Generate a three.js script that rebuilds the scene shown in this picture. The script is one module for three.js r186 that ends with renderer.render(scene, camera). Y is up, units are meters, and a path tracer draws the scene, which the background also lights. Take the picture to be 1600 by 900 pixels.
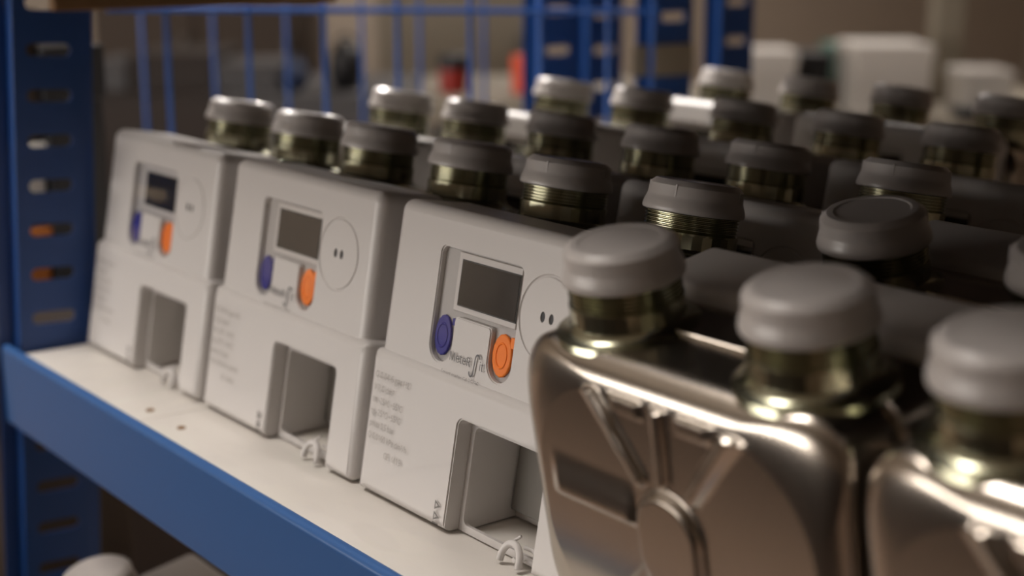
import * as THREE from 'three';
import { RoundedBoxGeometry } from 'three/addons/geometries/RoundedBoxGeometry.js';
import { mergeGeometries } from 'three/addons/utils/BufferGeometryUtils.js';
import { RectAreaLightUniformsLib } from 'three/addons/lights/RectAreaLightUniformsLib.js';
import { Brush, Evaluator, ADDITION, SUBTRACTION } from 'three-bvh-csg';

// ---------------------------------------------------------------- camera, exposure, light
const scene = new THREE.Scene();
const renderer = new THREE.WebGLRenderer({ antialias: true });
renderer.toneMapping = THREE.LinearToneMapping;
renderer.toneMappingExposure = 0.93;
renderer.shadowMap.enabled = true;
RectAreaLightUniformsLib.init();

const PITCH = 13.19423 * Math.PI / 180, YAW = 37.84326 * Math.PI / 180;
const camera = new THREE.PerspectiveCamera(21.7167, 1600 / 900, 0.02, 60);
camera.position.set(0, 0.3355, 0);
camera.lookAt(-Math.cos(YAW) * Math.cos(PITCH), 0.3355 - Math.sin(PITCH), -Math.sin(YAW) * Math.cos(PITCH));
camera.focus = 0.842;
camera.userData.fStop = 3.7;
scene.background = new THREE.Color(0x000000);

const WARM = new THREE.Color().setRGB(1.0, 0.93, 0.87);
// ceiling fluorescent fittings: centre x, z, length along x, width, strength
const LAMPS = [
  [-1.35, 0.05, 0.6, 0.9, 15.5, 'over the shelf edge in front of the rack'],
  [-3.3, -3.4, 2.4, 0.3, 17, 'over the back workbench'],
];
// frosted daylight window across the aisle: wall, centre along the wall, centre height, width, height, strength
const WINDOWS = [['front', -2.75, 0.2, 3.4, 0.54, 10]];
// spotlight past the left end of the rack: position, aim, strength
const SPOT = [[-2.9, 1.86, -0.95], [-1.17, 0.2, -0.87], 48];
const CEIL = 1.95, FLOOR = -1.15;

// ---------------------------------------------------------------- helpers
const seen = {};
function numbered(n) { const k = seen[n] = (seen[n] ?? -1) + 1; return k ? `${n}_${String(k).padStart(3, '0')}` : n; }
function shade(o) { o.traverse(c => { if (c.isMesh) { c.castShadow = true; c.receiveShadow = true; } }); return o; }
function part(name, geo, mat, parent, label) {
  const m = new THREE.Mesh(geo, mat); m.name = name; m.castShadow = m.receiveShadow = true;
  if (label) m.userData.label = label;
  parent.add(m); return m;
}
function thing(name, label, category, pos = [0, 0, 0], turn = 0, group) {
  const o = new THREE.Group(); o.name = numbered(name); o.position.set(...pos); o.rotation.y = turn;
  o.userData = { label, category }; if (group) o.userData.group = group;
  scene.add(o); return o;
}
function single(name, geo, mat, label, category, pos = [0, 0, 0], turn = 0, group) {
  const m = new THREE.Mesh(geo, mat); m.name = numbered(name); m.castShadow = m.receiveShadow = true;
  m.position.set(...pos); m.rotation.y = turn; m.userData = { label, category }; if (group) m.userData.group = group;
  scene.add(m); return m;
}
function struct(name, geo, mat, pos = [0, 0, 0]) {
  const m = new THREE.Mesh(geo, mat); m.name = name; m.position.set(...pos); m.receiveShadow = m.castShadow = true;
  m.userData = { kind: 'structure' }; scene.add(m); return m;
}
const bx = (w, h, d, x = 0, y = 0, z = 0) => new THREE.BoxGeometry(w, h, d).translate(x, y, z);
const rbx = (w, h, d, r, x = 0, y = 0, z = 0, s = 3) => new RoundedBoxGeometry(w, h, d, s, r).translate(x, y, z);
let seed = 7; const rnd = () => { seed = (seed * 16807) % 2147483647; return seed / 2147483647; };
const sstep = (a, b, x) => { const t = Math.min(1, Math.max(0, (x - a) / (b - a))); return t * t * (3 - 2 * t); };
const mm = 0.001;
// smooth across soft edges, each face weighing in with its area, so that large flat faces stay flat
function smoothNormals(g0, crease) {
  const g = g0.index ? g0.toNonIndexed() : g0, p = g.attributes.position, n = p.count, cosC = Math.cos(crease), key = new Map(), fn = [];
  const a = new THREE.Vector3(), b = new THREE.Vector3(), c = new THREE.Vector3();
  for (let f = 0; f < n / 3; f++) {
    a.fromBufferAttribute(p, 3 * f); b.fromBufferAttribute(p, 3 * f + 1); c.fromBufferAttribute(p, 3 * f + 2);
    const v = new THREE.Vector3().crossVectors(b.clone().sub(a), c.clone().sub(a)); const area = v.length(); v.divideScalar(area || 1); fn.push([v, area]);
    for (let k = 0; k < 3; k++) { const h = [p.getX(3 * f + k), p.getY(3 * f + k), p.getZ(3 * f + k)].map(x => Math.round(x * 2e5)).join(); (key.get(h) ?? key.set(h, []).get(h)).push(f); }
  }
  const out = new Float32Array(n * 3), s = new THREE.Vector3();
  for (let i = 0; i < n; i++) {
    const f = Math.floor(i / 3), h = [p.getX(i), p.getY(i), p.getZ(i)].map(x => Math.round(x * 2e5)).join(); s.set(0, 0, 0);
    for (const o of key.get(h)) if (fn[o][0].dot(fn[f][0]) > cosC) s.addScaledVector(fn[o][0], fn[o][1]);
    if (s.lengthSq() < 1e-24) s.copy(fn[f][0]); s.normalize(); out.set([s.x, s.y, s.z], 3 * i);
  }
  g.setAttribute('normal', new THREE.BufferAttribute(out, 3)); return g;
}

// ---------------------------------------------------------------- procedural textures
function noiseTex(size, base, amp, cells, srgb = true) {
  const c = document.createElement('canvas'); c.width = c.height = size; const g = c.getContext('2d');
  g.fillStyle = `rgb(${base})`; g.fillRect(0, 0, size, size);
  for (let i = 0; i < cells; i++) {
    const v = (rnd() - 0.5) * 2 * amp, col = base.map(b => Math.max(0, Math.min(255, Math.round(b + v))));
    g.fillStyle = `rgba(${col},0.35)`; const r = 1 + rnd() * rnd() * size * 0.03;
    g.beginPath(); g.ellipse(rnd() * size, rnd() * size, r, r * (0.4 + rnd()), rnd() * 3, 0, 7); g.fill();
  }
  const t = new THREE.CanvasTexture(c); t.wrapS = t.wrapT = THREE.RepeatWrapping; if (srgb) t.colorSpace = THREE.SRGBColorSpace;
  return t;
}
const std = (hex, roughness, metalness = 0, extra = {}) => new THREE.MeshStandardMaterial({ color: hex, roughness, metalness, ...extra });
const M = {
  plastic: new THREE.MeshPhysicalMaterial({ color: 0xcfcbc8, roughness: 0.42, clearcoat: 0.15, clearcoatRoughness: 0.35 }),
  recess: std(0xb2afad, 0.4),
  pane: new THREE.MeshPhysicalMaterial({ color: 0xffffff, transmission: 1, thickness: 0, roughness: 0.03, ior: 1.3 }),
  lcd: std(0x2c2824, 0.12),
  lcdEdge: std(0x2b2a28, 0.5),
  blue: std(0x120d86, 0.5), orange: std(0xff8408, 0.5), dark: std(0x222226, 0.5),
  tin: std(0xb4aba0, 0.23, 1),
  neck: std(0xaaa992, 0.22, 1),
  cap: new THREE.MeshPhysicalMaterial({ color: 0xcbc5c1, roughness: 0.34, transmission: 0.35, thickness: 0, ior: 1.5 }),
  board: std(0xffffff, 0.38, 0, { map: noiseTex(512, [226, 221, 214], 9, 2600) }),
  bluePaint: std(0x335c93, 0.3),
  blueUpright: std(0x1b4585, 0.38),
  wire: std(0x2b58a2, 0.35),
  wood: std(0xffffff, 0.7, 0, { map: noiseTex(256, [128, 96, 62], 20, 900) }),
  wall: std(0xffffff, 0.85, 0, { map: noiseTex(512, [158, 147, 134], 6, 900) }),
  floor: std(0xffffff, 0.55, 0, { map: noiseTex(512, [216, 190, 172], 9, 2400) }),
  ceiling: std(0xc9c4bb, 0.9),
  white: std(0xd9d5ce, 0.6), offWhite: std(0xd6d1ca, 0.65), grey: std(0x4c4a4b, 0.6), brown: std(0x463a30, 0.7), darkBrown: std(0x2e2520, 0.7),
  black: std(0x17171a, 0.5), navy: std(0x22304f, 0.6), red: std(0x8c2016, 0.45), orangeRed: std(0xd8502c, 0.5), teal: std(0x4f7a70, 0.6),
  card: std(0x8d6b45, 0.8), orangeBox: std(0xb86a24, 0.7), insert: std(0x85817b, 0.6), steel: std(0x77746f, 0.4, 0.7), cream: std(0x8a8172, 0.7),
};

// ---------------------------------------------------------------- the room
const RX0 = -5.0, RX1 = 2.6, RZ0 = -7.6, RZ1 = 3.2;
const uvm = (g, s = 1) => { const uv = g.attributes.uv; for (let i = 0; i < uv.count; i++) uv.setXY(i, uv.getX(i) * s, uv.getY(i) * s); return g; };
struct('floor', uvm(bx(RX1 - RX0 + 0.4, 0.15, RZ1 - RZ0 + 0.4), 6), M.floor, [(RX0 + RX1) / 2, FLOOR - 0.075, (RZ0 + RZ1) / 2]);
struct('ceiling', bx(RX1 - RX0 + 0.4, 0.15, RZ1 - RZ0 + 0.4), M.ceiling, [(RX0 + RX1) / 2, CEIL + 0.135, (RZ0 + RZ1) / 2]);
const RH = CEIL + 0.06 - FLOOR, RYC = (CEIL + 0.06 + FLOOR) / 2;
struct('wall_left', uvm(bx(0.2, RH, RZ1 - RZ0 + 0.4), 4), M.wall, [RX0 - 0.1, RYC, (RZ0 + RZ1) / 2]);
struct('wall_right', uvm(bx(0.2, RH, RZ1 - RZ0 + 0.4), 4), M.wall, [RX1 + 0.1, RYC, (RZ0 + RZ1) / 2]);
struct('wall_back', uvm(bx(RX1 - RX0, RH, 0.2), 4), M.wall, [(RX0 + RX1) / 2, RYC, RZ0 - 0.1]);
struct('wall_front', uvm(bx(RX1 - RX0, RH, 0.2), 4), M.wall, [(RX0 + RX1) / 2, RYC, RZ1 + 0.1]);

for (const [x, z, len, w, I, where] of LAMPS) {
  const t = thing('ceiling_lamp', `white ceiling fluorescent panel ${where}`, 'ceiling lamp', [x, CEIL + 0.06, z]);
  part('housing', rbx(len + 0.06, 0.06, w + 0.06, 0.01, 0, -0.03, 0), M.white, t);
  part('diffuser', bx(len, 0.008, w, 0, -0.064, 0), new THREE.MeshStandardMaterial({ color: 0xffffff, emissive: WARM, emissiveIntensity: I * 0.6 }), t);
  const l = new THREE.RectAreaLight(WARM, I, len, w); l.position.set(x, CEIL - 0.02, z); l.lookAt(x, 0, z); scene.add(l);
}

WINDOWS.forEach(([wall, c, y, w, h, I], n) => {
  const front = wall === 'front', x = front ? c : RX0, z = front ? RZ1 : c, g = new THREE.Group();
  g.name = `window_${n + 1}`; g.position.set(x, y, z); g.rotation.y = front ? Math.PI : Math.PI / 2; g.userData = { kind: 'structure' }; scene.add(g);
  const N = 6, pw = w / N;
  for (let i = 0; i < N; i++) part('window_pane', bx(pw - 0.04, h - 0.04, 0.008, (i + 0.5) * pw - w / 2, 0, 0.012), new THREE.MeshStandardMaterial({ color: 0xffffff, roughness: 0.5, emissive: WARM, emissiveIntensity: I * 0.5 }), g);
  for (let i = 0; i <= N; i++) part('mullion', rbx(0.06, h + 0.05, 0.05, 0.006, i * pw - w / 2, 0, 0.012), M.grey, g);
  for (const j of [-1, 1]) part('window_frame', rbx(w + 0.05, 0.045, 0.05, 0.006, 0, j * h / 2, 0.012), M.grey, g);
  const l = new THREE.RectAreaLight(WARM, I, w, h); l.position.set(front ? x : x + 0.05, y, front ? z - 0.05 : z); l.lookAt(front ? x : 0, y, front ? 0 : z); scene.add(l);
});

{ const [p, q, I] = SPOT, t = thing('spotlight', 'black ceiling spotlight past the left end of the rack, above the picture', 'spotlight', [p[0], CEIL + 0.06, p[2]]);
  const dir = new THREE.Vector3(...q).sub(new THREE.Vector3(...p)).normalize(), up = new THREE.Quaternion().setFromUnitVectors(new THREE.Vector3(0, -1, 0), dir), dy = p[1] - CEIL - 0.06;
  part('stem', new THREE.CylinderGeometry(0.01, 0.01, 0.09, 12).translate(0, -0.045, 0), M.black, t);
  const can = part('shade', new THREE.CylinderGeometry(0.045, 0.055, 0.12, 24, 1, true), M.black, t); can.position.set(0, dy, 0); can.quaternion.copy(up); can.position.addScaledVector(dir, -0.03);
  const lens = part('lens', new THREE.CylinderGeometry(0.045, 0.045, 0.006, 24), new THREE.MeshStandardMaterial({ color: 0xffffff, emissive: WARM, emissiveIntensity: 12 }), t); lens.position.set(0, dy, 0); lens.quaternion.copy(up);
  const l = new THREE.SpotLight(WARM, I, 0, 8.6 * Math.PI / 180, 0.25, 2); l.position.set(...p).addScaledVector(dir, 0.04); l.target.position.set(...q); l.castShadow = true; l.shadow.radius = 2; scene.add(l, l.target); }

// ---------------------------------------------------------------- rack: uprights
function slotShape(zc, yc, len, h) {
  const p = new THREE.Path(), r = h / 2, a = len / 2 - r;
  p.moveTo(zc - a, yc - r); p.lineTo(zc + a, yc - r); p.absarc(zc + a, yc, r, -Math.PI / 2, Math.PI / 2, false);
  p.lineTo(zc - a, yc + r); p.absarc(zc - a, yc, r, Math.PI / 2, 1.5 * Math.PI, false); return p;
}
// upright whose web (57 mm) faces +x; local origin on the floor at the web's middle
function upright(label, [x, z], y0, slotPhase, lean = 0, pitch = 0.0368) {
  const H = 2.9, t = thing('slotted_upright', label, 'post', [x, FLOOR, z]);
  const s = new THREE.Shape(); s.moveTo(-0.0285, 0); s.lineTo(0.0285, 0); s.lineTo(0.0285, H); s.lineTo(-0.0285, H);
  for (let y = slotPhase; y < y0 + 0.75; y += pitch) if (y > y0 - 0.6) s.holes.push(slotShape(0, y, 0.037, 0.0105));
  const web = new THREE.ExtrudeGeometry(s, { depth: 0.002, bevelEnabled: false, curveSegments: 6 }).rotateY(Math.PI / 2);   // shape x -> -z, depth -> +x
  part('web', web, M.blueUpright, t);
  for (const sg of [1, -1]) {
    part('flange', rbx(0.014, H, 0.002, 0.0008, -0.005, H / 2, sg * 0.0285), M.blueUpright, t);
    part('lip', rbx(0.002, H, 0.013, 0.0008, -0.012, H / 2, sg * 0.036), M.blueUpright, t);
  }
  t.rotation.order = 'YXZ'; t.rotation.x = lean;
  return t;
}
const LEAN = -2.8 * Math.PI / 180;
upright('blue slotted steel upright at the left end of the white shelf', [-1.199, -0.4435 - 1.15 * Math.tan(LEAN)], 1.15, 0.036, LEAN);
upright('blue slotted upright crossed by the wire of the mesh panel', [-1.405, -1.160], 1.4, 0.022, 0, 0.0475);
upright('dark blue slotted upright just right of the mesh-crossed upright', [-1.500, -1.318], 1.4, 0.01, 0, 0.0475);
const tagPost = upright('blue slotted upright carrying a pale label, behind the back row of caps', [-1.226, -1.178], 1.4, 0.021, 0, 0.0475);
upright('blue slotted upright right of the labelled one', [-1.311, -1.368], 1.4, 0.03, 0, 0.0475);
{ // pale label wrapped on the back upright
  const t = thing('paper_label', 'pale paper label stuck round the blue upright behind the caps', 'label', [-1.222, 0.201, -1.178]);
  part('sheet', bx(0.0012, 0.034, 0.06, 0, 0, 0), M.cream, t);
  part('sheet', bx(0.0012, 0.034, 0.024, -0.011, 0, 0.041), M.cream, t);
}

// ---------------------------------------------------------------- rack: shelves
function beamGeo(len) {   // steel shelf beam profile in (z, y), front face at z = 0
  const s = new THREE.Shape(), r = 0.005;
  s.moveTo(0, -0.059); s.lineTo(0, 0.001); s.absarc(-r, 0.001, r, 0, Math.PI / 2, false); s.lineTo(-0.0055, 0.006);
  s.lineTo(-0.0055, -0.019); s.lineTo(-0.003, -0.019); s.lineTo(-0.003, -0.058); s.lineTo(-0.022, -0.058); s.lineTo(-0.022, -0.061); s.lineTo(-0.002, -0.061); s.absarc(-0.002, -0.059, 0.002, -Math.PI / 2, 0, false);
  const g = new THREE.ExtrudeGeometry(s, { depth: len, bevelEnabled: false, curveSegments: 8 });
  return smoothNormals(g.rotateY(-Math.PI / 2), 0.5);   // profile x -> z, extrusion -> -x
}
const SX0 = -1.206, SX1 = 0.95;
function beam(y, label) { return single('shelf_beam', beamGeo(SX1 - SX0), M.bluePaint, label, 'shelf beam', [SX1, y, -0.402]); }
beam(0, 'blue steel front beam edging the white shelf with meters');
beam(-0.334, 'blue front beam of the shelf below');
beam(0.397, 'blue front beam of the shelf overhead');
single('shelf_board', rbx(0.2235, 0.018, 0.83, 0.0008, -0.9665 - 0.1120, -0.0095, -0.8245), M.board, 'short white shelf board next to the blue upright', 'shelf board');
single('shelf_board', rbx(SX1 + 0.9660, 0.018, 0.83, 0.0008, (SX1 - 0.9660) / 2, -0.0095, -0.8245), M.board, 'long white shelf board under the row of meters', 'shelf board');
single('shelf_board', rbx(SX1 - SX0, 0.018, 0.83, 0.0008, (SX1 + SX0) / 2, -0.3435, -0.8245), M.board, 'white board of the lower shelf', 'shelf board');
single('shelf_board', rbx(SX1 - SX0, 0.018, 0.85, 0.0008, (SX1 + SX0) / 2, 0.387, -0.8345), M.darkBrown, 'dark brown board of the shelf overhead', 'shelf board');
// screws in the board
[[-0.985, -0.432, 'left of the joint between the boards'], [-0.934, -0.432, 'right of the joint between the boards'], [-1.131, -0.479, 'beside the upright']].forEach(([x, z, w]) => {
  const g = mergeGeometries([new THREE.CylinderGeometry(0.0028, 0.0032, 0.0008, 14).translate(0, 0.0004, 0).toNonIndexed(), bx(0.0044, 0.0005, 0.0008, 0, 0.0009, 0).toNonIndexed()]);
  single('board_screw', g, M.card, `small brownish screw head in the white board ${w}`, 'screw', [x, -0.0005, z]);
});
// batten across the upright top left
single('side_batten', rbx(0.012, 0.03, 0.26, 0.002), M.wood, 'brown wooden batten fixed across the top of the left upright', 'batten', [-1.178, 0.2925, -0.583]);

// ---------------------------------------------------------------- gas meter
const EV = new Evaluator(); EV.useGroups = false; EV.attributes = ['position', 'normal', 'uv'];
const U = u => (u - 102.5) * mm;                                  // face millimetres from the left edge -> local x
const UU = u => U(u - 5), VV = v => (v - 1.2) * mm;                 // upper face: read off the lower one, 4 mm nearer
const TILT = 10 * Math.PI / 180;
function rrect(x0, y0, x1, y1, r, target = new THREE.Shape()) {
  target.moveTo(x0 + r, y0); target.lineTo(x1 - r, y0); target.absarc(x1 - r, y0 + r, r, -Math.PI / 2, 0, false);
  target.lineTo(x1, y1 - r); target.absarc(x1 - r, y1 - r, r, 0, Math.PI / 2, false); target.lineTo(x0 + r, y1);
  target.absarc(x0 + r, y1 - r, r, Math.PI / 2, Math.PI, false); target.lineTo(x0, y0 + r); target.absarc(x0 + r, y0 + r, r, Math.PI, 1.5 * Math.PI, false);
  return target;
}
function slab(shape, zBack, zFront, bevel = 0, segs = 5) {
  const b = bevel, g = new THREE.ExtrudeGeometry(shape, { depth: zFront - zBack - 2 * b, bevelEnabled: b > 0, bevelThickness: b, bevelSize: b, bevelOffset: -b, bevelSegments: segs, curveSegments: 8 });
  return g.translate(0, 0, zBack + b);
}
const brush = g => { const b = new Brush(smoothNormals(g, 0.5)); b.updateMatrixWorld(); return b; };
// inverted U window with a round foot over each button
function windowShape(inset) {
  const i = inset, s = new THREE.Shape(), T = 163 - i, L = 55 + i, R = 132 - i, r = 10.5 - i;
  const P = (u, v) => [UU(u), VV(v)];
  s.moveTo(...P(L, 106)); s.lineTo(...P(L, T - 5)); s.absarc(UU(L + 5), VV((T - 5)), 5 * mm, Math.PI, Math.PI / 2, true);
  s.lineTo(...P(R - 5, T)); s.absarc(UU(R - 5), VV((T - 5)), 5 * mm, Math.PI / 2, 0, true);
  s.lineTo(...P(R, 106)); s.absarc(UU(R - r), VV(106), r * mm, 0, -Math.PI, true);
  s.lineTo(...P(R - 2 * r, 122 + i)); s.absarc(UU(R - 2 * r - 2.5), VV((122 + i)), 2.5 * mm, 0, Math.PI / 2, false);
  s.lineTo(...P(L + 2 * r + 2.5, 124.5 + i)); s.absarc(UU(L + 2 * r + 2.5), VV((122 + i)), 2.5 * mm, Math.PI / 2, Math.PI, false);
  s.lineTo(...P(L + 2 * r, 106)); s.absarc(UU(L + r), VV(106), r * mm, 0, -Math.PI, true);
  return s;
}
const ZU = -0.004;                                                // upper face sits 4 mm behind the lower one
function housingGeo() {
  const taper = g => { const p = g.attributes.position; for (let i = 0; i < p.count; i++) { const k = 1 - 0.022 * Math.max(0, (p.getY(i) - 0.08) / 0.1); p.setX(i, p.getX(i) * k); } return g; };
  const foot = g => { const p = g.attributes.position; for (let i = 0; i < p.count; i++) { const y = p.getY(i), d = -p.getZ(i); if (y < 0.05) p.setY(i, y + Math.max(0, d) * Math.tan(TILT) * (1 - y / 0.05)); } return g; };
  const lower = foot(slab(rrect(-0.1045, 0, 0.1005, 0.0905, 0.004), -0.058, 0, 0.0065, 7));
  const upper = taper(slab(rrect(-0.1035, 0.04, 0.0925, 0.1840, 0.008), -0.057, ZU, 0.007, 7));
  let b = EV.evaluate(brush(lower), brush(upper), ADDITION);
  const cut = g => { b = EV.evaluate(b, brush(g), SUBTRACTION); };
  cut(slab(rrect(U(91), -0.03, U(173), 0.069, 0.006), -0.0009, 0.02));
  cut(slab(rrect(U(92), -0.03, U(172), 0.068, 0.005), -0.0105, 0.02));
  cut(slab(rrect(U(96.3), 0.0060, U(168.2), 0.0638, 0.004), -0.016, 0.01));
  cut(slab(rrect(U(96.3), -0.03, U(168.2), 0.0638, 0.004), -0.049, -0.0135));
  cut(slab(windowShape(-0.7), ZU - 0.0007, 0.01));
  cut(slab(windowShape(0), ZU - 0.004, 0.01));
  cut(new THREE.TorusGeometry(0.0232, 0.0011, 10, 56).translate(UU(157), VV(139), ZU + 0.0003));
  for (const u of [153.2, 160.4]) cut(new THREE.CylinderGeometry(0.002, 0.002, 0.008, 16).rotateX(Math.PI / 2).scale(1, 1.5, 1).translate(UU(u), VV(139.3), ZU));
  return b.geometry;
}
// pressed-steel half shell: rings loft from the outline over the rounded edge to the face panel, whose corners are much rounder
const CAN = { w: 0.1, y0: 0.0208, y1: 0.1785, R: 0.024 };
const EC = [-0.002, 0.104];                                        // centre of the pressed star
function emboss(x, y) {                                           // height of the pressed pattern on the back face, metres
  const seg = (ax, ay, bx_, by, r) => { const px = x - ax, py = y - ay, dx = bx_ - ax, dy = by - ay, t = Math.min(1, Math.max(0, (px * dx + py * dy) / (dx * dx + dy * dy))); return Math.hypot(px - dx * t, py - dy * t) - r; };
  const [cx, cy] = EC, bump = (d, h, w = 0.0013) => h * (1 - sstep(-w, w, d));
  let k = 0;
  for (const s of [1, -1]) {
    k = Math.max(k, bump(seg(cx + s * 0.044, cy + 0.060, cx + s * 0.0165, cy + 0.023, 0.0034), 0.0032));
    const lx = x - cx, ly = y - cy, lat = sstep(0.021, 0.027, lx) * (1 - sstep(0.074, 0.082, lx));   // pressed step beside the dome
    k = Math.max(k, 0.0022 * lat * (1 - sstep(0.0, 0.020, ly)) * sstep(-0.0045, -0.001, ly));
    k = Math.max(k, bump(seg(cx + s * 0.044, cy - 0.055, cx + s * 0.0165, cy - 0.023, 0.0034), 0.0032));
    const bx0 = cx + s * 0.0205, dx = Math.max(Math.abs(x - bx0) - 0.0095, Math.abs(y - (cy + 0.0575)) - 0.0046);
    k = Math.max(k, bump(dx, 0.0018, 0.0010));
  }
  k = Math.max(k, bump(seg(cx, cy + 0.059, cx + 0.001, cy + 0.026, 0.0034), 0.0030));
  k = Math.max(k, bump(seg(cx, cy - 0.05, cx, cy - 0.026, 0.0034), 0.0030));
  const rd = Math.hypot(x - cx, y - cy), rr = Math.hypot(x - cx, Math.max(0, Math.abs(y - cy + 0.006) - 0.006));
  k = Math.max(k, bump(rr - 0.0195, 0.0042, 0.0024));
  return k;
}
function outline(inset, R) {                                      // matching points round the rounded rectangle whatever its corner radius
  const x0 = -CAN.w + inset, x1 = CAN.w - inset, y0 = CAN.y0 + inset, y1 = CAN.y1 - inset, out = [];
  const side = (ax, ay, bx_, by, n) => { for (let i = 0; i < n; i++) out.push([ax + (bx_ - ax) * i / n, ay + (by - ay) * i / n]); };
  const arc = (cx, cy, a0) => { for (let i = 0; i < 28; i++) { const a = a0 + i / 28 * Math.PI / 2; out.push([cx + R * Math.cos(a), cy + R * Math.sin(a)]); } };
  side(x0 + R, y0, x1 - R, y0, 50); arc(x1 - R, y0 + R, -Math.PI / 2); side(x1, y0 + R, x1, y1 - R, 40); arc(x1 - R, y1 - R, 0);
  side(x1 - R, y1, x0 + R, y1, 50); arc(x0 + R, y1 - R, Math.PI / 2); side(x0, y1 - R, x0, y0 + R, 40); arc(x0 + R, y0 + R, Math.PI);
  return out;
}
function shellGeo(dSeam, dFace, r, faceRings, bossed, sign) {     // sign +1: face toward the back, -1: toward the front
  const pos = [], rings = [], A = outline(0, CAN.R), B = outline(r, bossed ? 0.052 : 0.016), N = A.length, yc = (CAN.y0 + CAN.y1) / 2;
  for (const d of [dSeam, dSeam + (dFace - sign * r - dSeam) * 0.6, dFace - sign * r]) rings.push(A.map(p => [p[0], p[1], d]));
  const K = bossed ? 14 : 6, amax = bossed ? 1.36 : Math.PI / 2;
  for (let i = 1; i <= K; i++) { const a = i / K * amax, q = (1 - Math.cos(a)) / (1 - Math.cos(amax)), h = Math.sin(a) / Math.sin(amax); rings.push(A.map((p, j) => [p[0] + (B[j][0] - p[0]) * q, p[1] + (B[j][1] - p[1]) * q, dFace - sign * r * (1 - h)])); }
  for (let i = 1; i <= faceRings; i++) { const t = 1 - i / faceRings * 0.999; rings.push(B.map(p => { const x = p[0] * t, y = yc + (p[1] - yc) * t; return [x, y, dFace + (bossed ? emboss(x, y) : 0)]; })); }
  for (const rg of rings) for (const [x, y, d] of rg) pos.push(x, y, -d);
  const idx = [];
  for (let i = 0; i < rings.length - 1; i++) for (let j = 0; j < N; j++) {
    const a = i * N + j, b = i * N + (j + 1) % N, c = a + N, d = b + N;
    if (sign > 0) idx.push(a, c, b, b, c, d); else idx.push(a, b, c, b, d, c);
  }
  const g = new THREE.BufferGeometry(); g.setAttribute('position', new THREE.Float32BufferAttribute(pos, 3)); g.setIndex(idx);
  g.setAttribute('uv', new THREE.Float32BufferAttribute(pos.flatMap((v, i) => i % 3 === 2 ? [] : [v]), 2));
  g.computeVertexNormals(); return g;
}
const AX = 0.095;                                                 // depth of the port axes behind the front face
function canFlange() {
  const s = new THREE.Shape(); const o = 0.0022;
  rrect(-CAN.w - o, CAN.y0 + 0.006, CAN.w + o, CAN.y1 + o, CAN.R, s);
  return slab(s, -0.0935, -0.0915, 0.0008, 2);
}
const lathe = (pts, n = 56) => new THREE.LatheGeometry(pts.map(p => new THREE.Vector2(p[0], p[1])), n);
function capGeo() {
  const p = [[0.0001, 0.0174], [0.0190, 0.0174], [0.0196, 0.0178], [0.0228, 0.0178], [0.0234, 0.0176], [0.0262, 0.0152], [0.0266, 0.0146], [0.0270, 0.0090], [0.0273, 0.0078], [0.0278, 0.0066], [0.0284, 0.0050], [0.0289, 0.0032], [0.0291, 0.0018], [0.0289, 0.0005], [0.0282, 0],
    [0.0268, 0.0002], [0.0258, 0.0125], [0.0240, 0.0158], [0.0001, 0.0160]];
  const ring = smoothNormals(lathe(p.reverse(), 60), 0.5);
  const ribs = bx(0.0009, 0.0085, 0.0008, 0, 0.0112, 0.0267);
  return { shell: ring, ribs };
}
function neckGeo() {
  const p = [[0.0355, -0.002], [0.0345, 0.0008], [0.031, 0.0018], [0.0285, 0.0034], [0.0268, 0.006], [0.0263, 0.009], [0.0263, 0.0125], [0.0272, 0.013], [0.0272, 0.0142], [0.0258, 0.0148]];
  for (let i = 0; i < 8; i++) { const y = 0.0152 + i * 0.0019; p.push([0.0254, y], [0.0267, y + 0.0007], [0.0267, y + 0.0011], [0.0254, y + 0.0017]); }
  p.push([0.0248, 0.0310], [0.0215, 0.0310], [0.0205, 0.027], [0.0205, 0.002]);
  return smoothNormals(lathe(p, 60), 0.6);
}
function knurlGeo() {
  const g = new THREE.CylinderGeometry(0.0272, 0.0272, 0.0098, 30, 1, true).toNonIndexed(); g.computeVertexNormals(); return g.translate(0, 0.0085, 0);
}
// flat print on the housing
function print(w, h, px, draw) {
  const c = document.createElement('canvas'); c.width = px; c.height = Math.round(px * h / w); const g = c.getContext('2d');
  g.clearRect(0, 0, c.width, c.height); draw(g, c.width / (w * 1000));
  const t = new THREE.CanvasTexture(c); t.colorSpace = THREE.SRGBColorSpace; t.anisotropy = 8;
  return new THREE.MeshStandardMaterial({ map: t, transparent: true, roughness: 0.45, polygonOffset: true, polygonOffsetFactor: -1 });
}
const logoMat = print(0.052, 0.022, 832, (g, k) => {               // wordmark: MeteR, long curled S, it
  g.fillStyle = g.strokeStyle = 'rgb(92,90,92)'; g.font = `${7.2 * k}px sans-serif`; g.textBaseline = 'alphabetic';
  g.fillText('MeteR', 8.2 * k, 10.2 * k, 21.5 * k); g.fillText('it', 37 * k, 10.4 * k, 4 * k);
  g.lineWidth = 1.1 * k; g.lineCap = 'round'; g.beginPath(); g.moveTo(28.6 * k, 13.2 * k); g.bezierCurveTo(28.8 * k, 16 * k, 32 * k, 16 * k, 32.2 * k, 12.6 * k);
  g.lineTo(32.9 * k, 4.4 * k); g.bezierCurveTo(33.2 * k, 1.4 * k, 36.4 * k, 1.6 * k, 36.8 * k, 3.6 * k); g.stroke();
  g.fillStyle = 'rgb(158,154,151)'; g.font = `${3.6 * k}px sans-serif`; g.fillText('Smart meter G4 2G/3G', 2 * k, 19.6 * k, 48 * k);
});
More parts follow.
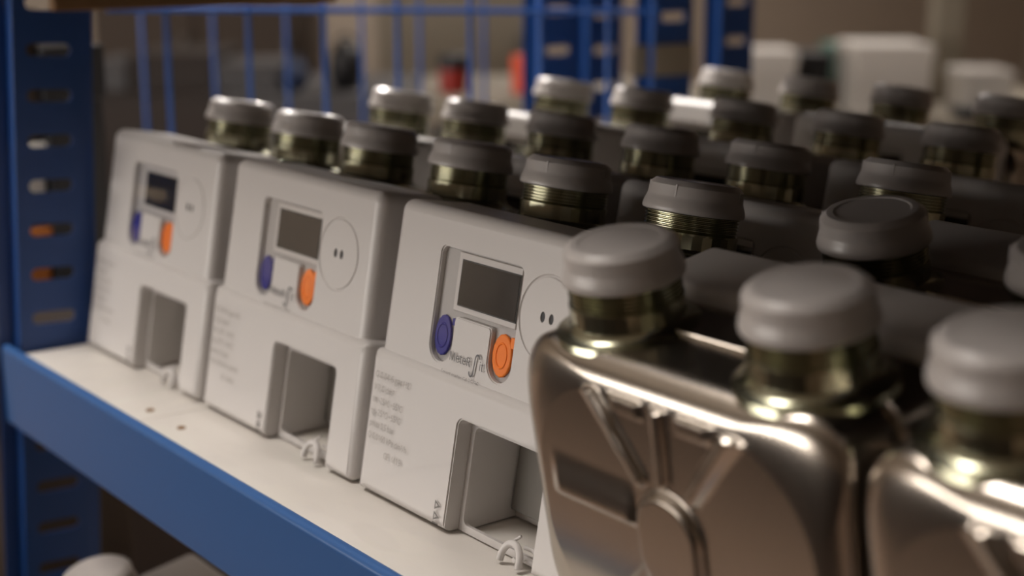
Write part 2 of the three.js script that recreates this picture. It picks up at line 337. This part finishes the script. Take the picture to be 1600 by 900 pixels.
const dataMat = print(0.062, 0.058, 744, (g, k) => {
  g.fillStyle = 'rgb(162,156,150)'; g.font = `${5.2 * k}px sans-serif`; g.textBaseline = 'alphabetic';
  const L = [[1, 6, 'Q 0,04-6 gas H2', 47], [1, 14, 'V 2,0 dm³', 30], [1, 21.5, 'tm -25°C +55°C', 32], [1, 29, 'tg -25°C +55°C', 32], [1, 36.5, 'pmax 0,5 bar', 26], [1, 44, 'Q 0,0160 kPa dm³/h', 42], [20, 53, 'CE  M19', 30]];
  for (const [x, y, s, w] of L) g.fillText(s, x * k, y * k, w * k);
});
const arrowMat = print(0.008, 0.016, 128, (g, k) => {
  g.strokeStyle = 'rgb(105,101,98)'; g.lineWidth = 0.9 * k; for (const y of [4, 10.5]) { g.beginPath(); g.moveTo(2 * k, (y - 2) * k); g.lineTo(6 * k, y * k); g.lineTo(2 * k, (y + 2) * k); g.closePath(); g.stroke(); }
  g.beginPath(); g.moveTo(1 * k, 14.5 * k); g.lineTo(7 * k, 14.5 * k); g.stroke();
});
function ellipseShape(u, v, rx, ry) { const s = new THREE.Shape(); s.absellipse(UU(u), VV(v), rx * mm, ry * mm, 0, Math.PI * 2); return s; }
const G = {
  housing: housingGeo(), back: shellGeo(0.0925, 0.135, 0.014, 120, true, 1), front: shellGeo(0.0925, 0.052, 0.010, 2, false, -1), flange: canFlange(),
  cap: capGeo(), neck: neckGeo(), knurl: knurlGeo(),
  pane: slab(windowShape(0.4), ZU - 0.0013, ZU - 0.0004), recess: slab(windowShape(0.15), ZU - 0.0042, ZU - 0.0037),
  surround: rbx(0.0590, 0.0345, 0.0014, 0.0006, U(94.2), 0.1432, ZU - 0.0031),
  lcd: bx(0.0535, 0.0255, 0.0010, U(96.0), 0.1430, ZU - 0.0023), lcdFrame: bx(0.0550, 0.0272, 0.0008, U(96.0), 0.1430, ZU - 0.0025),
  blueB: mergeGeometries([slab(ellipseShape(63.9, 111.0, 7.9, 12.2), ZU - 0.0038, ZU - 0.0018, 0.0009, 3), bx(0.003, 0.004, 0.0016, UU(73.2), VV(120.5), ZU - 0.0028).toNonIndexed()]),
  orangeB: mergeGeometries([slab(ellipseShape(120.6, 110.8, 8.6, 12.4), ZU - 0.0038, ZU - 0.0018, 0.0009, 3), bx(0.003, 0.006, 0.0016, UU(128.6), VV(119.5), ZU - 0.0028).toNonIndexed()]),
  blueR: new THREE.TorusGeometry(0.0048, 0.0005, 8, 32).scale(1, 1.45, 1).translate(UU(63.9), VV(111.0), ZU - 0.0018),
  orangeR: new THREE.TorusGeometry(0.0048, 0.0005, 8, 32).scale(1, 1.45, 1).translate(UU(120.6), VV(110.8), ZU - 0.0018),
  insert: rbx(0.0715, 0.0515, 0.003, 0.001, U(133.2), 0.0390, -0.0452),
  dot: new THREE.CylinderGeometry(0.0019, 0.0019, 0.0012, 16).rotateX(Math.PI / 2).scale(1, 1.5, 1),
  loop: (() => {
    const arch = new THREE.CatmullRomCurve3([[144, 1.5, -1.5], [145.2, 7.5, -2], [149, 12, -3], [154, 12.6, -3.2], [158.5, 9, -2.6], [161, 1.2, -1]].map(([u, v, z]) => new THREE.Vector3(U(u), v * mm, z * mm)));
    const bar = new THREE.CatmullRomCurve3([[155, 11, -9], [161, 11.2, -9.6], [167, 9.6, -8.6], [171.5, 6.2, -7]].map(([u, v, z]) => new THREE.Vector3(U(u), v * mm, z * mm)));
    const low = new THREE.CatmullRomCurve3([[158, 4.2, -8], [164, 4.6, -8.4], [171, 4.6, -8]].map(([u, v, z]) => new THREE.Vector3(U(u), v * mm, z * mm)));
    const tip = new THREE.CatmullRomCurve3([[147, 9.5, -3], [150, 14, -5.5], [153, 17, -7]].map(([u, v, z]) => new THREE.Vector3(U(u), v * mm, z * mm)));
    const eye = new THREE.TubeGeometry(arch, 30, 0.0021, 10).toNonIndexed();
    return mergeGeometries([eye, new THREE.TubeGeometry(bar, 16, 0.0013, 8).toNonIndexed(), new THREE.TubeGeometry(low, 12, 0.0011, 8).toNonIndexed(), new THREE.TubeGeometry(tip, 10, 0.0009, 8).toNonIndexed(), new THREE.CylinderGeometry(0.0014, 0.0014, 0.004, 12).rotateX(Math.PI / 2).translate(U(155), 0.0045, -0.004).toNonIndexed()]);
  })(),
};
function buildMeter() {
  const t = new THREE.Group(); t.rotation.order = 'YXZ';
  part('front_housing', G.housing, M.plastic, t, 'pale grey plastic front housing');
  part('metal_can_front', G.front, M.tin, t); part('metal_can', G.back, M.tin, t, 'shiny pressed steel can'); part('can_flange', G.flange, M.tin, t);
  for (const s of [-1, 1]) {
    const n = part('port_neck', G.neck, M.neck, t); n.position.set(s * 0.056, CAN.y1 - 0.001, -AX);
    part('collar', G.knurl, M.neck, n);
    const c = part('port_cap', G.cap.shell, M.cap, t, 'translucent white plastic cap'); c.position.set(s * 0.056, 0.2020, -AX);
    c.rotation.y = s * 0.7; for (const a of [-0.95, 0.35, 1.9]) part('grip_rib', G.cap.ribs, M.cap, c).rotation.y = a - c.rotation.y;
  }
  part('window_recess', G.recess, M.recess, t);
  part('display_surround', G.surround, M.plastic, t);
  const l = part('display', G.lcd, M.lcd, t, 'dark grey display'); part('display_frame', G.lcdFrame, M.lcdEdge, l);
  const b = part('button', G.blueB, M.blue, t, 'dark blue oval button'); part('button_ring', G.blueR, M.blue, b);
  const o = part('button', G.orangeB, M.orange, t, 'orange oval button'); part('button_ring', G.orangeR, M.orange, o);
  part('window_pane', G.pane, M.pane, t);
  for (const u of [153.2, 160.4]) { const d = part('sensor_dot', G.dot, M.dark, t); d.position.set(UU(u), VV(139.3), ZU - 0.0012); }
  part('compartment_back', G.insert, M.insert, t, 'darker grey back plate of the open compartment');
  part('seal_loop', G.loop, M.plastic, t);
  const pl = (w, h, m, u, v, z, name) => { const p = part(name, new THREE.PlaneGeometry(w, h), m, t); p.position.set(U(u), v * mm, z + 0.00015); p.castShadow = false; };
  pl(0.052, 0.022, logoMat, 89.8, 97.2, ZU, 'printed_wordmark'); pl(0.062, 0.058, dataMat, 36, 50, 0, 'printed_data'); pl(0.008, 0.016, arrowMat, 85, 10.5, 0, 'printed_arrows');
  return t;
}
const proto = buildMeter();
const lift = t => { const r = 0.014; return Math.max(0, -((CAN.y0 + r) * Math.cos(t) - (0.135 - r) * Math.sin(t) - r)); };
function meter(x, z, reversed, label, group, y = 0, tilt = TILT) {
  const m = proto.clone(); m.name = numbered('gas_meter'); m.position.set(x, y + lift(tilt), z); m.rotation.order = 'YXZ';
  m.rotation.y = reversed ? Math.PI : 0; m.rotation.x = -tilt;
  m.userData = { label, category: 'gas meter', group }; scene.add(m); return m;
}
const FR = 'white gas meters with the plastic front facing the shelf edge', BK = 'gas meters turned with the metal back to the shelf edge';
const row = [
  [-0.465, [[-1.080, 'white gas meter next to the blue upright, its display reflecting blue'], [-0.866, 'white gas meter in the middle of the front three'], [-0.6533, 'white gas meter half hidden by the metal one, its print in sharp focus']]],
  [-0.620, [[-1.070, 'gas meter directly behind the one by the upright, only its caps in view'], [-0.845, 'gas meter directly behind the middle front one, only its caps in view'], [-0.628, 'gas meter directly behind the sharply focused white one, only its dark caps in view']]],
  [-0.800, [[-1.060, 'gas meter third back in the column by the upright, one cap rim brightly lit'], [-0.822, 'gas meter third back in the middle column, its caps dark'], [-0.605, 'gas meter third back in the column of the sharply focused one']]],
  [-1.000, [[-1.037, 'rearmost gas meter in the column by the upright, its caps against the labelled blue post'], [-0.815, 'rearmost gas meter in the middle column, its caps against the white boxes']]],
];
row.forEach(([z, list]) => list.forEach(([x, label]) => meter(x, z, false, label, FR)));
const LT = 10.3 * Math.PI / 180;
meter(-0.446, -0.585, true, 'metal-backed gas meter in the foreground, embossed back and both cloudy caps in view', BK, 0, LT);
meter(-0.2395, -0.583, true, 'metal-backed gas meter cut by the right edge of the photo, nearest of all', BK, 0, LT);
meter(-0.425, -0.738, true, 'reversed gas meter just behind the foreground metal one, its cap tops dark', BK, 0, LT);
meter(-0.976, -0.533, true, 'gas meter on the lower shelf, its pale cap showing under the blue beam', BK, -0.334);

// ---------------------------------------------------------------- wire mesh panels
function meshPanel(label, A, B, offs, yTop, yBot, yFlat, rad) {
  const dx = B[0] - A[0], dz = B[1] - A[1], len = Math.hypot(dx, dz);
  const t = thing('wire_mesh_panel', label, 'mesh panel', [A[0], 0, A[1]], Math.atan2(-dz, dx));
  const cy = (r, l) => new THREE.CylinderGeometry(r, r, l, 10);
  for (const o of offs) part('vertical_wire', cy(rad, yTop - yBot).translate(o, (yTop + yBot) / 2, 0), M.wire, t);
  for (const [y0, y1] of yFlat) { const h = part('horizontal_wire', cy(rad * 1.15, Math.hypot(len, y1 - y0)).rotateZ(Math.PI / 2), M.wire, t); h.position.set(len / 2, (y0 + y1) / 2, rad * 1.6); h.rotation.z = Math.atan2(y1 - y0, len); }
  return t;
}
meshPanel('blue wire mesh panel leaning behind the left end of the rack', [-1.375, -0.582], [-1.204, -1.132], [0.055, 0.134, 0.210, 0.286, 0.364, 0.442, 0.520], 0.62, -0.16, [[0.268, 0.256], [0.47, 0.458], [-0.15, -0.162]], 0.0027);
meshPanel('fainter blue wire mesh panel further back', [-1.745, -0.739], [-1.549, -1.240], [0.040, 0.125, 0.215, 0.310, 0.385, 0.47], 0.66, -0.3, [[0.5, 0.5], [-0.28, -0.28]], 0.0026);

// ---------------------------------------------------------------- the workshop behind
function bench(label, x, z, w, d, topY, turn) {
  const t = thing('workbench', label, 'workbench', [x, FLOOR, z], turn), h = topY - FLOOR;
  part('bench_top', rbx(w, 0.04, d, 0.006, 0, h - 0.02, 0), M.cream, t);
  for (const sx of [-1, 1]) for (const sz of [-1, 1]) part('leg', rbx(0.05, h - 0.04, 0.05, 0.006, sx * (w / 2 - 0.06), (h - 0.04) / 2, sz * (d / 2 - 0.06)), M.steel, t);
  part('rail', rbx(w - 0.1, 0.06, 0.03, 0.005, 0, 0.25, -d / 2 + 0.06), M.steel, t);
  return t;
}
const TURN = 0.91;   // most of the workshop furniture stands square to the far wall, which is skewed to the rack
function carton(label, x, y, z, w, h, d, mat, turn = TURN, cat = 'box') {
  const t = thing('carton', label, cat, [x, y, z], turn);
  part('box_body', rbx(w, h, d, 0.004, 0, h / 2, 0), mat, t);
  part('lid', rbx(w + 0.006, h * 0.22, d + 0.006, 0.004, 0, h * 0.9, 0), mat, t);
  return t;
}
function cabinet(label, [x, z], w, h, d, mat, doors) {
  const t = thing('cabinet', label, 'cabinet', [x, FLOOR, z], TURN), dw = (w - 0.01 * (doors + 1)) / doors;
  part('cabinet_body', rbx(w, h, d, 0.006, 0, h / 2, 0), mat, t);
  for (let i = 0; i < doors; i++) { const xx = -w / 2 + 0.01 + dw / 2 + i * (dw + 0.01), p = part('door', rbx(dw, h - 0.06, 0.016, 0.004, xx, h / 2 + 0.01, d / 2 + 0.006), mat, t); part('handle', rbx(0.012, 0.12, 0.02, 0.004, xx + dw / 2 - 0.03, h * 0.72, d / 2 + 0.022), M.steel, p); }
  return t;
}
function tub(label, name, cat, [x, y, z], r, h, bodyMat, lidMat) {
  const t = thing(name, label, cat, [x, y, z]);
  part('body', lathe([[0.0001, 0], [r * 0.86, 0], [r * 0.9, h * 0.03], [r, h * 0.66], [r * 0.94, h * 0.7]], 28), bodyMat, t);
  part('lid', lathe([[r * 1.02, h * 0.62], [r * 1.05, h * 0.7], [r * 1.0, h * 0.94], [r * 0.8, h], [0.0001, h]], 28), lidMat, t);
  return t;
}
function bag(label, pos, w, h, d, mat) {
  const t = thing('tool_bag', label, 'bag', pos, TURN), g = new THREE.SphereGeometry(0.5, 28, 20), p = g.attributes.position;
  for (let i = 0; i < p.count; i++) { const x = p.getX(i), y = p.getY(i), z = p.getZ(i), k = 1 + 0.07 * Math.sin(9 * x + 5 * z) * Math.cos(7 * y); p.setXYZ(i, Math.sign(x) * Math.pow(Math.abs(2 * x), 0.7) / 2 * w * k, Math.max(0, (y + 0.42) / 0.92 * h), Math.sign(z) * Math.pow(Math.abs(2 * z), 0.7) / 2 * d * k); }
  g.computeVertexNormals(); part('bag_body', g, mat, t); part('strap', new THREE.TorusGeometry(w * 0.25, 0.004, 8, 24, Math.PI).translate(0, h * 0.94, 0), mat, t);
  return t;
}
cabinet('tall brown cabinet against the far wall behind the mesh', [-4.154, -2.096], 0.596, 1.60, 0.5, M.brown, 2);
cabinet('tall cream cabinet seen through the right half of the mesh', [-3.605, -2.599], 0.433, 1.62, 0.45, M.cream, 1);
cabinet('low dark brown cabinet behind the leftmost white meter', [-3.205, -1.492], 0.334, 1.158, 0.5, M.darkBrown, 1);
cabinet('low grey cabinet behind the caps of the left column', [-2.979, -1.783], 0.402, 1.158, 0.5, M.grey, 1);
carton('small grey box right beside the left blue upright, far behind', -3.186, 0.008, -1.378, 0.069, 0.066, 0.2, M.grey);
carton('flat brown crate with dark lid behind the left wires of the mesh', -3.144, 0.008, -1.513, 0.180, 0.080, 0.3, M.darkBrown, TURN, 'crate');
carton('wide grey box between the crate and the navy bag', -3.023, 0.008, -1.625, 0.133, 0.058, 0.25, M.grey);
bag('small navy bag on the grey cabinet behind the mesh', [-2.898, 0.008, -1.655], 0.047, 0.063, 0.12, M.navy);
bag('black bag on the grey cabinet behind the mesh', [-2.852, 0.008, -1.755], 0.074, 0.103, 0.14, M.black);
bench('pale bench seen between the caps and under the mesh', -2.150, -1.707, 0.40, 0.5, 0.069, TURN);
tub('dark red tub with a black lid on the pale bench', 'tub', 'tub', [-2.148, 0.069, -1.539], 0.026, 0.066, M.red, M.black);
tub('orange-red jar beside the blue upright on the pale bench', 'jar', 'jar', [-2.066, 0.069, -1.628], 0.019, 0.066, M.orangeRed, M.orangeRed);
bench('long pale workbench with white boxes behind the rack on the right', -2.252, -2.796, 0.95, 0.8, -0.04, TURN);
carton('white box on the back bench just right of the blue posts', -2.246, -0.04, -2.448, 0.095, 0.138, 0.15, M.offWhite);
carton('dark box between the white boxes on the back bench', -2.261, -0.04, -2.591, 0.075, 0.125, 0.15, M.black);
carton('grey-green box behind the white boxes on the back bench', -2.314, -0.04, -2.768, 0.062, 0.130, 0.15, M.teal);
carton('wide white box on the back bench left of the white column', -2.109, -0.04, -2.664, 0.160, 0.150, 0.2, M.offWhite);
carton('white box on the back bench right of the white column', -1.995, -0.04, -2.856, 0.104, 0.092, 0.15, M.offWhite);
carton('flat black box in front of the right-hand white box', -1.902, -0.04, -2.713, 0.076, 0.024, 0.1, M.black);
{ const t = thing('white_column', 'white square column rising behind the back bench', 'column', [-2.176, FLOOR, -2.970], TURN);
  part('shaft', rbx(0.067, CEIL + 0.06 - FLOOR, 0.08, 0.006, 0, (CEIL + 0.06 - FLOOR) / 2, 0), M.cream, t); part('base_plate', rbx(0.12, 0.012, 0.13, 0.003, 0, 0.006, 0), M.steel, t); }
// neighbouring bay: what shows through the slots of the left upright
single('shelf_plank', rbx(0.6, 0.018, 0.17, 0.001), M.darkBrown, 'narrow dark board of the next bay behind the left upright', 'shelf board', [-1.56, -0.010, -0.505]);
single('shelf_plank', rbx(0.6, 0.018, 0.17, 0.001), M.darkBrown, 'lower dark board of the next bay behind the left upright', 'shelf board', [-1.56, -0.360, -0.505]);
carton('black case behind the slots of the left upright', -1.42, -0.001, -0.544, 0.10, 0.235, 0.056, M.black, 0.0);
carton('small orange box low behind the slots of the left upright', -1.42, -0.001, -0.490, 0.08, 0.066, 0.05, M.orangeBox, 0.0);
carton('white box on the orange one behind the slots of the left upright', -1.42, 0.068, -0.490, 0.08, 0.078, 0.05, M.white, 0.0);
carton('brown box topmost behind the slots of the left upright', -1.42, 0.150, -0.490, 0.08, 0.12, 0.05, M.brown, 0.0);
carton('brown carton on the lower board of the next bay, showing through the lowest slots', -1.42, -0.351, -0.51, 0.10, 0.29, 0.13, M.brown, 0.0);
// dark cabinets across the aisle: what the polished metal backs mirror above the bright floor
for (const [x, w] of [[-3.0, 1.4], [-1.55, 1.4], [-0.1, 1.4]]) { const t = thing('cabinet', `brown cabinet across the aisle, ${x < -2.5 ? 'left' : x < -1 ? 'middle' : 'right'} of three, outside the photo`, 'cabinet', [x, FLOOR, 0.94], Math.PI);
  part('cabinet_body', rbx(w, 1.1, 0.6, 0.006, 0, 0.55, 0), M.darkBrown, t); for (const sx of [-1, 1]) part('door', rbx(w / 2 - 0.02, 1.04, 0.016, 0.004, sx * w / 4, 0.56, 0.306), M.darkBrown, t); }
renderer.render(scene, camera);
